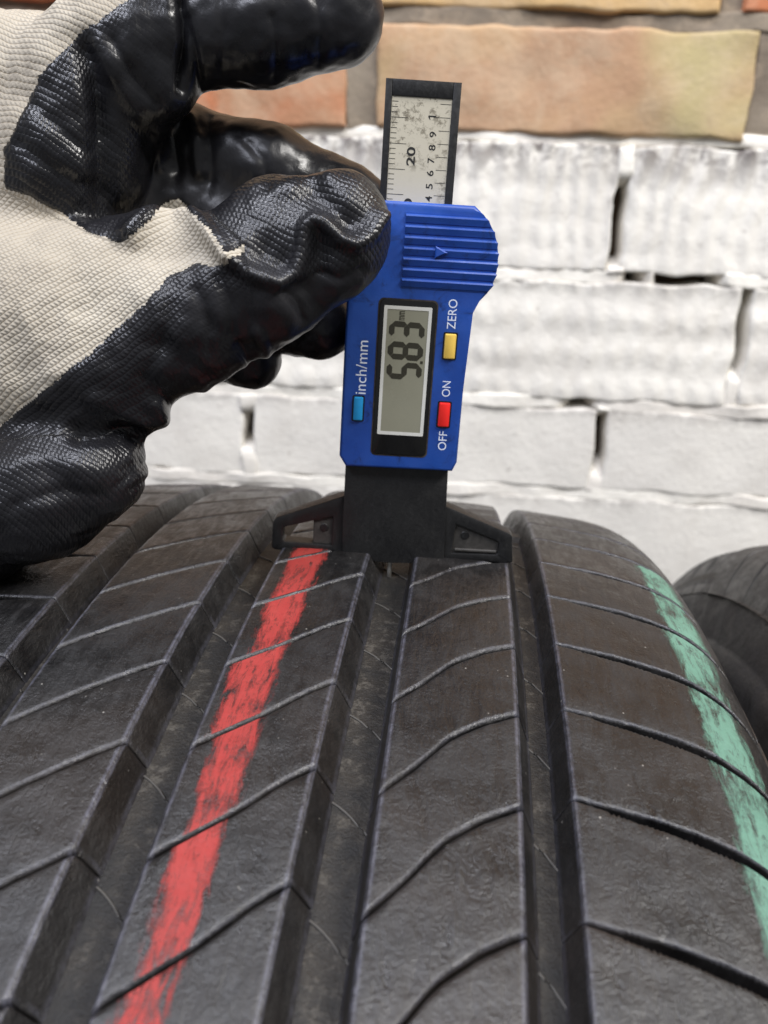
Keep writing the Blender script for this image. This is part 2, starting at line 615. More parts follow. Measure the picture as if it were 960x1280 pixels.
def sipe_gap(rib, a):
    if rib in 'RL':
        return float(np.interp(abs(a), [52, 57, 63, 72, 86, 93, 97], [0.15, 0.35, 0.95, 1.5, 1.45, 0.7, 0.2]))
    return 0.42


def build_block(rib, n, name, full=True, V=None, F=None, E=None):
    a0, a1 = RANGE[rib]
    own = V is None
    if own:
        V, F, E = [], [], []
    if full:
        pl = edge_profile({'R': 1.7}.get(rib, 1.1), *{'A': (0.55, 0.45), 'B': (0.55, 0.45), 'C': (0.55, 0.45), 'R': (0.5, 0.5), 'L': (0.4, 0.2)}[rib], 0.5)
        pr = edge_profile({'A': 2.6, 'B': 2.6, 'L': 2.4, 'C': 2.0}.get(rib, 1.2), *{'A': (0.65, 0.5), 'B': (0.65, 0.5), 'C': (0.6, 0.5), 'R': (0.6, 0.2), 'L': (0.6, 0.5)}[rib], 0.5)
        nu = {'R': 110, 'L': 46}.get(rib, 26)
        nv = 20
    else:
        pl = [(-0.3, 6.4), (0, 0.8), (0.7, 0)]
        pr = pl
        nu, nv = 5, 4
    lx = (pl[-1][0], a1 - a0 - pr[-1][0])
    us = [(i, d) for i, d in pl] + [(x, 0.0) for x in np.linspace(lx[0], lx[1], nu)[1:-1]] + [(a1 - a0 - i, d) for i, d in pr[::-1]]
    if rib == 'R':
        us = [(u, d) if u < 40 else (u, 0.0) for u, d in us]
    if rib == 'L':
        us = [(u, d) if u > 5 else (u, 0.0) for u, d in us]
    cs = {'R': (0.45, 0.5), 'L': (0.4, 0.4)}.get(rib, (0.80, 0.62))
    pv = [(-0.05, 5.0), (0.0, cs[1] + 0.25), (0.06, cs[1]), (cs[0] * 0.5, cs[1] * 0.45), (cs[0], 0.06), (cs[0] + 0.4, 0.0)] if full else [(0, 4), (0.6, 0)]
    rs = random.Random(n * 31 + ord(rib))
    deg = 180 / math.pi / TR
    v0 = len(V)
    cols = len(us)
    nrow = len(pv) * 2 + nv - 2
    wob = rs.random() * 50
    for j in range(nrow):
        for u, du in us:
            a = a0 + u
            ac = min(max(a, a0), a1)
            g = sipe_gap(rib, ac) / 2
            lo = sipe(rib, ac) + n * PITCH + g * deg
            hi = sipe(rib, ac) + (n + 1) * PITCH - g * deg
            if full and rib in 'RL' and 58 < abs(ac) < 93:      # saw teeth along the shoulder sipes
                tooth = 0.42 * (abs(((ac * 1.18 + wob) % 1.0) - 0.5) * 2) + 0.05 * math.sin(ac * 9 + wob)
                lo += tooth * deg
                hi -= 0.5 * tooth * deg
            L = (hi - lo) / deg
            if j < len(pv):
                s, dv = pv[j]
                at = s
            elif j >= nrow - len(pv):
                s, dv = pv[nrow - 1 - j]
                at = L - s
            else:
                s0 = pv[-1][0]
                k = (j - len(pv) + 1) / (nv - 1)
                at = s0 + (L - 2 * s0) * k
                dv = 0.0
            th = lo + at * deg
            d = max(du, dv) + 0.35 * min(du, dv)
            d = min(d, 6.8)
            r = TR - float(drop(ac)) - d
            if full and d < 1.5:
                r += 0.10 * rnd_noise(a, th * 5.68, n * 3.3 + ord(rib), 0.22, 3)
                if d > 0.02:
                    r += 0.13 * rnd_noise(a, th * 5.68, 11.0, 0.9, 2)
            if rib in 'RL' and abs(ac) > 88:
                r = max(r, TR - float(drop(ac)) - 0.3 - d * max(0, (97.5 - abs(ac)) / 10))
            V.append(cyl(a, th, r))
            lit = 0.55 if j >= nrow / 2 else 0.05           # lip facing the viewer painted paler: wear plus the light it catches
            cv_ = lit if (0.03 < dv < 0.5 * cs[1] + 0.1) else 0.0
            cr = (1.5 if (du < 0.1 or du > 0.4) else 0.5) if 0.02 < du < 0.6 else (0.55 if 5.8 < du < 6.5 else 0.0)  # groove crests and lit wall foot get painted highlight lines
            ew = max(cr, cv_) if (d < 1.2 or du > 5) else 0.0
            if rib in 'RL':
                ew *= 0.75
            if rib == 'R' and u > 36:
                ew = 0.0
            if rib == 'L' and u < 9:
                ew = 0.0
            E.append(ew)
    for j in range(nrow - 1):
        for i in range(cols - 1):
            F.append((v0 + j * cols + i, v0 + (j + 1) * cols + i, v0 + (j + 1) * cols + i + 1, v0 + j * cols + i + 1))
    if own:
        return mesh_obj(name, V, F, M_RUB, tyre, True, {'edge': E})


N_LO, N_HI = -7, 7
for rib in 'LABCR':
    for n in range(N_LO, N_HI):
        build_block(rib, n, 'tread_block')
V, F, E = [], [], []
for rib in 'LABCR':
    for n in range(N_HI, 97 + N_LO):
        build_block(rib, n, '', False, V, F, E)
rest = mesh_obj('tread_blocks', V, F, M_RUB, tyre, False, {'edge': E})
rest['kind'] = 'stuff'

# wear bars and the thin raised mould lines in the groove floors
GROOVES = [(-52.3, -44.4), (-21.5, -10.8), (10.8, 21.5), (44.4, 52.3)]


def tube_pts(P, r, sides=6):
    V, F = [], []
    P = [Vector(p) for p in P]
    for i, p in enumerate(P):
        t = (P[min(i + 1, len(P) - 1)] - P[max(i - 1, 0)]).normalized()
        a = t.orthogonal().normalized()
        b = t.cross(a)
        for k in range(sides):
            an = 2 * math.pi * k / sides
            V.append(tuple(p + (a * math.cos(an) + b * math.sin(an)) * r))
    for i in range(len(P) - 1):
        for k in range(sides):
            k2 = (k + 1) % sides
            F.append((i * sides + k, i * sides + k2, (i + 1) * sides + k2, (i + 1) * sides + k))
    F.append(tuple(range(sides))[::-1])
    F.append(tuple((len(P) - 1) * sides + k for k in range(sides)))
    return V, F


M_LINE = m_plain('mould_line_rubber', (0.060, 0.055, 0.048, 1), 0.5, 0.5)
for gi, (ga, gb) in enumerate(GROOVES):
    rib = 'LABC'[gi]
    for n in range(-4, 6):
        s0 = sipe(rib, RANGE[rib][1]) + n * PITCH
        P = []
        for k in range(9):
            f = k / 8
            a = ga + 0.6 + (gb - ga - 1.2) * f
            P.append(cyl(a, s0 + 0.15 + 1.3 * f ** 1.6, TR - float(drop(a)) - 6.5 - 0.02))
        v, f_ = tube_pts(P, 0.22, 5)
        mesh_obj('mould_line', v, f_, M_LINE, tyre, True)
    for tb in (-9.6, 26.5):
        V, F = [], []
        for i, a in enumerate(np.linspace(ga - 0.3, gb + 0.3, 7)):
            for th, h in ((tb - 0.75, 0), (tb - 0.5, 1.7), (tb + 0.5, 1.7), (tb + 0.75, 0)):
                V.append(cyl(a, th, TR - float(drop(a)) - 6.7 + h))
        for i in range(6):
            for k in range(3):
                F.append((i * 4 + k, i * 4 + k + 1, i * 4 + k + 5, i * 4 + k + 4))
        mesh_obj('wear_bar', V, F, M_GRV, tyre, False)

# paint stripes: thin sheets lying on the blocks, broken at every sipe


def stripe(name, rib, aL, aR, mat, n0, n1, jog, th_min):
    V, F, S = [], [], []
    rs = random.Random(5)
    deg = 180 / math.pi / TR
    na, nt = 14, 30
    for n in range(n0, n1):
        v0 = len(V)
        jl, jr = rs.uniform(-jog, jog), rs.uniform(-jog * 0.5, jog * 0.5)
        for j in range(nt + 1):
            for i in range(na + 1):
                f = j / nt
                sk = 0.5 * (f - 0.5)
                xa = aL + jl + sk * jog * 1.3 + 0.35 * rnd_noise(n * 7.1, f * 3, 0.5, 1.0)
                xb = aR + jr + 0.35 * rnd_noise(n * 7.1, f * 3, 8.5, 1.0)
                a = xa - 1.0 + (xb - xa + 2.0) * i / na
                g = sipe_gap(rib, a) / 2 + (0.5 if rib != 'R' else 0.45)
                lo = sipe(rib, a) + n * PITCH + g * deg
                hi = sipe(rib, a) + (n + 1) * PITCH - g * deg
                lo = max(lo, min(th_min + 0.12 * math.sin(a * 2.1), hi))
                th = lo + (hi - lo) * f
                d = 0.06 if rib != 'R' else 0.04
                r = TR - float(drop(a)) + 0.10 * rnd_noise(a, th * 5.68, n * 3.3 + ord(rib), 0.22, 3) + d
                V.append(cyl(a, th, r))
                e = min(i, na - i) / na
                S.append(min(1.0, e * 4.5))
        for j in range(nt):
            for i in range(na):
                q = v0 + j * (na + 1) + i
                F.append((q, q + na + 1, q + na + 2, q + 1))
    return mesh_obj(name, V, F, mat, tyre, True, {'solid': S})


red = stripe('paint_stripe', 'B', -7.5, -0.3, M_RED, -2, 5, 1.0, -0.5)
red['label'] = 'worn red paint stripe along the middle rib'
grn = stripe('paint_stripe', 'R', 77.9, 86.6, M_GRN, -3, 4, 0.3, -3.6)
grn['label'] = 'faded green paint stripe along the outer shoulder'


def copy_thing(src, label, M):
    c = src.copy()
    COL.objects.link(c)
    c.matrix_world = M
    c['label'] = label
    for ch in src.children:
        if ch.name.startswith(('paint_stripe',)):
            continue
        d = ch.copy()
        COL.objects.link(d)
        d.parent = c
    return c


b2 = T_C - RAD0 * TR + U_AX * 226 + YAX * 2 - RAD0 * 3 + Vector((0, 0, 0))
copy_thing(tyre, 'second black tyre standing close against the right side of the striped tyre', frame(b2, U_AX, YAX, RAD0))

# ------------------------------------------------------------------ tread depth gauge
G_O = (-6.734894, 191.199243, -80.632123)
GX = Vector((0.9979761640, 0.0576353152, -0.0268653538))
GY = Vector((0.0261699443, 0.0127868458, 0.9995757217))
GZ = Vector((0.0579543879, -0.9982558123, 0.0112526582))
gauge = empty('tread_depth_gauge', frame(G_O, GX, GY, GZ),
              'blue digital tread depth gauge reading 5.83, standing on the striped tyre', 'gauge')


def m_blue():
    k = NT('blue_plastic')
    v = k.obj()
    col = k.mix(k.ramp(k.noise(60, 4, 0.6, v), 0.3, 0.7), srgb(24, 64, 144), srgb(34, 78, 162))
    col = k.mix(k.math('MULTIPLY', k.ramp(k.noise(170, 6, 0.75, v, 1.0), 0.53, 0.70), 0.7), col, srgb(20, 32, 66))
    col = k.mix(k.math('MULTIPLY', k.ramp(k.noise(800, 3, 0.7, v), 0.70, 0.78), 0.35), col, srgb(120, 140, 190))
    k.set('Base Color', col)
    k.set('Roughness', k.ramp(k.noise(220, 4, 0.6, v), 0.3, 0.7, 0.36, 0.55))
    k.bump(k.noise(1500, 2, 0.5, v), 0.25, 0.0001)
    return k.m


def m_black():
    k = NT('black_plastic')
    v = k.obj()
    sc = k.noise(500, 4, 0.75, k.obj((1, 0.5, 1)), 2.0)
    col = k.mix(k.ramp(k.noise(120, 5, 0.6, v), 0.3, 0.7), (0.005, 0.005, 0.0055, 1), (0.0095, 0.0095, 0.0095, 1))
    col = k.mix(k.math('MULTIPLY', k.ramp(sc, 0.64, 0.76), 0.4), col, (0.085, 0.08, 0.075, 1))
    k.set('Base Color', col)
    k.set('Roughness', k.ramp(sc, 0.3, 0.8, 0.38, 0.6))
    k.bump(k.math('ADD', k.noise(1300, 2, 0.5, v), sc), 0.35, 0.00012)
    return k.m


def m_plate():
    k = NT('worn_silver_plate')
    v = k.obj()
    wear = k.noise(520, 6, 0.8, v, 0.15)
    loc = k.noise(70, 3, 0.6, v)
    s = k.math('MULTIPLY', k.ramp(wear, 0.50, 0.62), k.ramp(loc, 0.38, 0.58))
    k.set('Base Color', k.mix(k.math('MULTIPLY', s, 0.8), srgb(205, 198, 178), srgb(110, 102, 86)))
    k.set('Metallic', 0.25)
    k.set('Roughness', 0.42)
    k.bump(wear, 0.2, 0.0001)
    return k.m


M_BLUE = m_blue()
M_BLK = m_black()
M_PLATE = m_plate()
M_PRINT = m_plain('black_print', (0.012, 0.012, 0.011, 1), 0.5)
M_WPRINT = m_plain('white_print', srgb(215, 222, 236), 0.5)
M_BEZ = m_plain('glossy_black_bezel', (0.008, 0.008, 0.008, 1), 0.16, 0.5)
M_LCDF = m_plain('pale_display_border', srgb(208, 208, 202), 0.3, 0.5, var=0.06)
M_LCD = m_plain('grey_green_display', srgb(136, 135, 118), 0.2, 0.5, var=0.05)
M_SEG = m_plain('display_segment', srgb(52, 50, 40), 0.25, 0.5)
M_BTNB = m_plain('light_blue_button', srgb(32, 138, 196), 0.35, 0.5, var=0.15)
M_BTNY = m_plain('yellow_button', srgb(226, 190, 88), 0.35, 0.5, var=0.1)
M_BTNR = m_plain('red_button', srgb(226, 40, 34), 0.35, 0.5, var=0.1)
M_WEB = m_plain('dusty_black_plastic', (0.045, 0.042, 0.038, 1), 0.6, 0.4, 0.4, 900, 0.5)
M_DIRT = m_plain('brown_grime', (0.05, 0.04, 0.03, 1), 0.7, 0.3, 0.6, 900, 0.7)
M_STEEL = m_plain('steel_needle', (0.75, 0.73, 0.68, 1), 0.45, 0.5, metal=0.6)

# sliding scale bar
bar = bm_obj('scale_bar', prism(rect(-7.75, 7.85, 55, 104.6, 0.5, 3), -6.5, -2.55, 0.25, 2), M_BLK, gauge, 40)
bm = bmesh.new()
for x0, x1, y0, y1 in ((-7.75, -6.35, 55, 104.6), (6.2, 7.85, 55, 104.6), (-6.33, 6.18, 101.45, 104.6)):
    b = prism(rect(x0, x1, y0, y1), -2.54, -2.0, 0.18, 2)
    me_tmp = bpy.data.meshes.new('tmp')
    b.to_mesh(me_tmp)
    b.free()
    bm.from_mesh(me_tmp)
    bpy.data.meshes.remove(me_tmp)
bm_obj('bar_rim', bm, M_BLK, bar, 40)
plate = bm_obj('scale_plate', prism(rect(-6.3, 6.15, 57, 101.4), -2.54, -2.3), M_PLATE, gauge)
V, F = [], []


def quad(x0, x1, y0, y1, z):
    k = len(V)
    V.extend([(x0, y0, z), (x1, y0, z), (x1, y1, z), (x0, y1, z)])
    F.append((k, k + 1, k + 2, k + 3))


zt_ = -2.27
for i in range(0, 24):
    y = 100.42 - i * 1.0
    big = (i - 3) % 5 == 0
    quad(-6.2, -2.75 if big else -4.95, y - 0.055, y + 0.055, zt_)
for i in range(0, 9):
    y = 100.38 - i * 2.54
    quad(2.5 if i == 1 else 3.75, 6.05, y - 0.05, y + 0.05, zt_)
mesh_obj('tick_marks', V, F, M_PRINT, plate)


def text(name, s, xt, xb, y0, y1, z, mat, parent, bold=0.0):
    """lettering that reads upwards along the gauge: top of the letters at xt, foot at xb"""
    cu = bpy.data.curves.new('lettering', 'FONT')
    cu.body = s
    cu.size = 1.0
    cu.offset = bold
    cu.extrude = 0.0
    cu.resolution_u = 5
    ob = bpy.data.objects.new('lettering', cu)
    COL.objects.link(ob)
    dg = bpy.context.evaluated_depsgraph_get()
    me = bpy.data.meshes.new_from_object(ob.evaluated_get(dg))
    bpy.data.objects.remove(ob)
    P = np.array([v.co[:] for v in me.vertices])
    lo, hi = P.min(0), P.max(0)
    q = (P - lo) / np.maximum(hi - lo, 1e-6)
    W = np.stack([xb + (xt - xb) * q[:, 1], y0 + (y1 - y0) * q[:, 0], np.full(len(P), z)], 1)
    faces = [list(p.vertices) for p in me.polygons]
    bpy.data.meshes.remove(me)
    o = mesh_obj(name, W, faces, mat, parent)
    return o


mesh_obj('scale_numeral', [(1.45, 97.85, zt_), (3.05, 97.85, zt_), (3.05, 98.12, zt_), (1.45, 98.12, zt_), (1.72, 97.40, zt_), (1.95, 97.30, zt_), (1.75, 97.86, zt_)],
         [(0, 1, 2, 3), (0, 4, 5, 6)], M_PRINT, plate)
for s, y, hw, hh, xc in (('9', 94.55, 0.55, 0.72, 2.68), ('8', 92.0, 0.55, 0.72, 2.68), ('7', 89.5, 0.52, 0.72, 2.65),
                         ('6', 87.0, 0.55, 0.72, 2.65), ('5', 84.4, 0.52, 0.72, 2.68), ('4', 81.9, 0.55, 0.72, 2.7)):
    text('scale_numeral', s, xc - hh, xc + hh, y - hw, y + hw, zt_, M_PRINT, plate, 0.012)
text('scale_numeral', '20', -2.55, -0.75, 88.25, 91.9, zt_, M_PRINT, plate, 0.02)
text('scale_numeral', '10', -2.55, -0.75, 78.3, 81.75, zt_, M_PRINT, plate, 0.02)

# blue body
hump = [(13.5, 60.1), (15.0, 61.7), (16.6, 63.4), (17.65, 65.3), (18.1, 68), (18.15, 70.3), (17.95, 72.2), (17.5, 74.2), (16.8, 75.9), (15.75, 77.6), (14.2, 79.4), (12.3, 81.0)]
outline = [(-12.25, 22.9), (12.4, 23.1), (13.3, 25.3), (13.15, 59.3)] + hump + [(-11.4, 81.0), (-13.6, 79.0), (-13.8, 25.3)]
body = bm_obj('body', prism(outline, -10.5, 3.0, 0.7, 3, True), M_BLUE, gauge, 35)


def hump_x(y):
    p = np.array([(13.3, 59.3)] + hump)
    return float(np.interp(y, p[:, 1], p[:, 0]))


pad = bm_obj('grip_pad', prism([(-2.2, 63.6), (15.6, 63.6)] + [(x - 0.7, y) for x, y in hump[3:-1]] + [(13.0, 79.0), (-2.2, 79.0)], 2.9, 3.12), M_BLUE, gauge)
NR = 7
for i in range(NR):
    ya = 63.75 + i * 2.18
    yb = ya + 1.85
    xr0, xr1 = hump_x(ya) + 0.05, hump_x(yb) + 0.05
    xm = hump_x((ya + yb) / 2) + 0.95
    b = bmesh.new()
    # saw-tooth section: low at the bottom edge, high at the top edge
    sec = [(ya, 3.0), (ya + 0.15, 3.30), (yb - 0.45, 3.75), (yb - 0.12, 3.62), (yb, 3.0)]
    vl = [b.verts.new((-2.0, y, z)) for y, z in sec]
    vm = [b.verts.new((xm - 1.6, y, z)) for y, z in sec]
    vr = [b.verts.new((float(np.interp(y, [ya, (ya + yb) / 2, yb], [xr0 - .35, xm - .25, xr1 - .35])), y, 3.0 + (z - 3.0) * 0.45)) for y, z in sec]
    vd = [b.verts.new((float(np.interp(y, [ya, (ya + yb) / 2, yb], [xr0 - 0.15, xm, xr1 - 0.15])), y, 1.9)) for y, z in sec]
    ve = [b.verts.new((v.co.x, v.co.y, -9.5)) for v in vd]
    for A_, B_ in ((vl, vm), (vm, vr), (vr, vd), (vd, ve)):
        for k in range(4):
            b.faces.new((A_[k], B_[k], B_[k + 1], A_[k + 1]))
    b.faces.new(vl)
    bm_obj('grip_rib', b, M_BLUE, pad, 30)
# arrowhead pointing along the slide
bm_obj('arrow_mark', prism([(4.6, 70.0), (7.3, 71.3), (4.6, 72.6)], 3.3, 4.12, 0.25, 1), M_BLUE, pad)
for i in range(4):
    y = 64.8 + i * 1.25
    bm_obj('side_rib', prism(rect(-11.0, -8.1, y, y + 0.75, 0.2, 2), 2.95, 3.4, 0.2, 2), M_BLUE, gauge, 40)

# display
bm_obj('display_grime', ring_prism(rect(-6.75, 6.25, 26.05, 61.3, 1.2, 4), rect(-6.4, 5.9, 26.4, 60.95, 1.0, 4), 2.9, 3.06), M_DIRT, gauge)  # brown dirt around the display edge, built as a thin ring
disp = bm_obj('display', prism(rect(-6.45, 5.95, 26.35, 61.0, 1.0, 4), 2.9, 3.2, 0.15, 2), M_BEZ, gauge, 40)
bm_obj('display_border', ring_prism(rect(-5.45, 4.98, 31.1, 59.75, 0.25, 2), rect(-4.72, 4.25, 31.85, 59.0, 0.1, 2), 3.15, 3.28), M_LCDF, disp)
bm_obj('display_panel', prism(rect(-4.7, 4.23, 31.87, 58.98, 0.1, 2), 3.1, 3.23), M_LCD, disp)
SEGS = {'5': 'afgcd', '8': 'abcdefg', '3': 'abgcd'}


def digit(ch, y0, y1, xt, xb):
    """seven-segment digit; up = -x, reading direction = +y"""
    w, h = y1 - y0, xb - xt
    t = 1.22
    V, F = [], []

    def P(r, c):       # r from the foot of the digit up, c to its right; slanted a little
        return (xb - r, y0 + c + 0.06 * r * 0.5, 3.26)

    def hex_(r0, c0, r1, c1):
        k = len(V)
        if abs(r1 - r0) < 1e-6:
            pts = [(r0, c0), (r0 + t / 2, c0 + t / 2), (r0 + t / 2, c1 - t / 2), (r0, c1), (r0 - t / 2, c1 - t / 2), (r0 - t / 2, c0 + t / 2)]
        else:
            pts = [(r0, c0), (r0 + t / 2, c0 + t / 2), (r1 - t / 2, c0 + t / 2), (r1, c0), (r1 - t / 2, c0 - t / 2), (r0 + t / 2, c0 - t / 2)]
        V.extend([P(*p) for p in pts])
        F.append(tuple(range(k, k + 6)))
    m, g = t / 2, 0.02
    H = {'a': (h - m, m + g, h - m, w - m - g), 'g': (h / 2, m + g, h / 2, w - m - g), 'd': (m, m + g, m, w - m - g),
         'f': (h / 2 + g, m, h - m - g, m), 'b': (h / 2 + g, w - m, h - m - g, w - m), 'e': (m + g, m, h / 2 - g, m), 'c': (m + g, w - m, h / 2 - g, w - m)}
    for s in SEGS[ch]:
        hex_(*H[s])
    mesh_obj('digit', V, F, M_SEG, disp)


digit('5', 43.7, 47.55, -4.15, 3.65)
digit('8', 48.05, 51.95, -4.15, 3.65)
digit('3', 52.45, 56.35, -4.15, 3.65)
mesh_obj('decimal_point', [(3.15, 47.5, 3.26), (3.75, 47.5, 3.26), (3.75, 48.1, 3.26), (3.15, 48.1, 3.26)], [(0, 1, 2, 3)], M_SEG, disp)
text('unit_lettering', 'mm', -2.1, -0.9, 56.75, 58.7, 3.26, M_SEG, disp, 0.01)

for nm, x0, x1, y0, y1, mt, lab in (('button', -11.3, -8.75, 33.8, 39.55, M_BTNB, 'light blue unit button'), ('button', 7.9, 10.85, 33.45, 39.35, M_BTNR, 'red on and off button'),
                                    ('button', 7.95, 10.9, 48.8, 54.65, M_BTNY, 'yellow zero button')):
    bt = bm_obj(nm, prism(rect(x0 + .22, x1 - .22, y0 + .22, y1 - .22, 0.3, 3), 2.8, 3.7, 0.28, 2), mt, gauge, 40)
    bt['label'] = lab
    bm_obj('button_well', ring_prism(rect(x0 - 0.12, x1 + 0.12, y0 - 0.12, y1 + 0.12, 0.4, 3), rect(x0 + .2, x1 - .2, y0 + .2, y1 - .2, 0.3, 3), 2.9, 3.02), M_BEZ, bt)
zt2 = 3.03
text('zero_lettering', 'ZERO', 8.4, 10.3, 55.45, 61.8, zt2, M_WPRINT, gauge)
text('on_lettering', 'ON', 8.5, 10.35, 40.5, 44.0, zt2, M_WPRINT, gauge)
text('off_lettering', 'OFF', 8.6, 10.5, 28.1, 32.5, zt2, M_WPRINT, gauge)
text('unit_button_lettering', 'inch/mm', -10.95, -8.5, 40.0, 51.85, zt2, M_WPRINT, gauge)

# black stem and foot
stem = bm_obj('stem', prism([(-12.3, -0.6), (-6, -1.4), (0, -1.7), (6, -1.4), (12.6, -0.6), (12.2, 8), (11.7, 23.3), (-12.4, 23.3), (-12.4, 8)], -10, 0, 0.5, 2), M_BLK, gauge, 35)


def quad_ring(outer, inner, z0, z1):
    return ring_prism(outer, inner, z0, z1)


wl_o = [(-12.3, 14.5), (-28.4, 8.0), (-29.3, 6.9), (-29.45, 0.15), (-28.6, -0.35), (-12.3, -0.55)]
wl_i = [(-14.9, 9.05), (-26.2, 5.75), (-26.75, 5.2), (-26.7, 2.4), (-26.2, 1.95), (-15.0, 1.7)]
wr_o = [(11.9, 13.4), (27.9, 7.3), (28.8, 6.5), (29.5, -0.2), (28.7, -0.6), (12.4, -0.5)]
wr_i = [(14.9, 8.75), (25.1, 5.1), (25.6, 4.6), (25.6, 2.0), (25.2, 1.55), (14.3, 1.3)]
for o_, i_, sgn in ((wl_o, wl_i, -1), (wr_o, wr_i, 1)):
    b = ring_prism(o_, i_, -5.0, -0.9)
    ed = [e for e in b.edges if all(abs(v.co.z + 0.9) < 1e-5 for v in e.verts)
          and abs(e.verts[0].co.x) + abs(e.verts[1].co.x) > 27]
    bmesh.ops.bevel(b, geom=ed, offset=0.4, segments=2, profile=0.5, affect='EDGES')
    wing = bm_obj('foot_wing', b, M_BLK, gauge, 35)
    if sgn < 0:
        web = [(-14.5, 9.3), (-19.5, 8.0), (-19.5, 1.7), (-14.5, 1.5)]
        bm_obj('wing_web', prism(web, -4.5, -1.7, 0.2, 1), M_WEB, wing)
        cxy = (-16.9, 5.9)
    else:
        web = [(14.0, 9.3), (26, 5.2), (26, 1.3), (14.0, 1.0)]
        bm_obj('wing_web', prism(web, -4.5, -1.7, 0, 1), M_WEB, wing)
        cxy = (17.3, 5.9)
        bm_obj('wing_ledge', prism(rect(15.0, 25.3, 1.75, 2.5, 0.2, 2), -1.8, -1.15, 0.2, 1), M_WEB, wing)
    circ = [(cxy[0] + 1.05 * math.cos(t), cxy[1] + 1.05 * math.sin(t)) for t in np.linspace(0, 2 * math.pi, 17)[:-1]]
    inn = [(cxy[0] + 0.85 * math.cos(t), cxy[1] + 0.85 * math.sin(t)) for t in np.linspace(0, 2 * math.pi, 17)[:-1]]
    bm_obj('wing_boss', prism(circ, -1.8, -1.5, 0.12, 1), M_BLK, wing)
v, f_ = tube_pts([(-0.45, 6, -2.0), (-0.45, -1, -2.0), (-0.45, -6.6, -2.0)], 0.55, 10)
mesh_obj('needle', v, f_, M_STEEL, gauge, True)

# ------------------------------------------------------------------ gloved hand
FPX = 1066.7


def C3(px, py, z):
    """picture position and distance -> camera millimetres"""
    return np.array([(px - 480) / FPX * z, (py - 640) / FPX * z, z])


def smin(a, b, k):
    h = np.clip(0.5 + 0.5 * (b - a) / k, 0, 1)
    return b + (a - b) * h - k * h * (1 - h)


HV = 0.55                                                    # voxel
lo = np.array([-152.0, -118.0, 146.0])
hi = np.array([6.0, 24.0, 236.0])
shape = np.ceil((hi - lo) / HV).astype(int) + 1
FLD = np.full(shape, 60.0, dtype=np.float32)


def cone(p, q, k):
    """smooth-union one tapered limb segment into the field"""
    a, ra = C3(*p[:3]), p[3]
    b, rb = C3(*q[:3]), q[3]
    m = max(ra, rb) + 8
    i0 = np.clip(np.floor((np.minimum(a, b) - m - lo) / HV).astype(int), 0, shape - 1)
    i1 = np.clip(np.ceil((np.maximum(a, b) + m - lo) / HV).astype(int) + 1, 0, shape)
    if np.any(i1 <= i0):
        return
    sl = tuple(slice(i0[d], i1[d]) for d in range(3))
    g = [(lo[d] + HV * np.arange(i0[d], i1[d])).astype(np.float32) for d in range(3)]
    X = g[0][:, None, None] - np.float32(a[0])
    Y = g[1][None, :, None] - np.float32(a[1])
    Z = g[2][None, None, :] - np.float32(a[2])
    ba = (b - a).astype(np.float32)
    L2 = float(ba @ ba) + 1e-6
    t = np.clip((X * ba[0] + Y * ba[1] + Z * ba[2]) / L2, 0, 1)
    d = np.sqrt((X - t * ba[0]) ** 2 + (Y - t * ba[1]) ** 2 + (Z - t * ba[2]) ** 2) - (ra + (rb - ra) * t)
    FLD[sl] = smin(FLD[sl], d, k)


def chain(pts, k0, k=3.0):
    for i in range(len(pts) - 1):
        cone(pts[i], pts[i + 1], k0 if i == 0 else k)


# palm, back of the hand and wrist
chain([(-330, 330, 214, 27), (-140, 330, 208, 30), (-20, 300, 205, 26), (90, 320, 205, 20), (175, 305, 206, 12)], 4, 6)
chain([(-140, 180, 206, 26), (-30, 160, 199, 25), (55, 118, 192, 16.5)], 6, 6)
# index finger
chain([(50, 300, 196, 15), (92, 195, 187, 14.8), (120, 105, 183, 14), (160, 52, 180, 12.6), (215, 42, 178.5, 11.2)], 4, 5)
chain([(205, 42, 178.5, 11.0), (330, 33, 177.5, 10.4), (424, 24, 177, 9.1)], 1.6, 4)
chain([(165, 70, 176, 8.5), (196, 108, 179, 6.5), (188, 140, 184, 4.2)], 4, 4)      # bunched palm-side pad of the bent joint
# middle finger, behind
chain([(150, 260, 207, 12), (205, 180, 199, 9.7), (330, 212, 197, 9.3), (440, 255, 200, 8.2)], 2.0, 4)
# ring and little finger tips, further behind
chain([(230, 370, 219, 9), (330, 392, 209, 8.6), (402, 405, 204, 8.1)], 2.0, 3)
chain([(170, 290, 206, 13), (225, 250, 204, 11), (280, 270, 200, 9)], 3, 4)
chain([(200, 400, 224, 8.5), (312, 446, 213, 7.8)], 1.5, 3)
# thumb: ball, shaft and tip
chain([(-330, 400, 212, 25), (-140, 420, 203, 30), (-30, 430, 194, 27), (100, 398, 184, 18.0), (190, 350, 179, 12.5), (250, 322, 176, 9)], 5, 6)
chain([(60, 480, 184, 13), (130, 456, 180.5, 13.0), (232, 402, 177, 12.6), (322, 352, 173.5, 12.4), (408, 322, 170.5, 8.8)], 5, 5)
chain([(300, 325, 175, 9), (345, 288, 172.5, 9), (427, 272, 169.8, 8.6)], 4, 5)
chain([(400, 318, 170.5, 8.6), (428, 300, 170, 8.6)], 4, 4)
chain([(130, 480, 180, 9), (170, 512, 178.5, 5.0)], 4, 3)
# heel of the palm
chain([(-140, 560, 200, 26), (-60, 640, 189, 17), (45, 618, 183, 13), (112, 586, 181, 11.6)], 4.5, 5)


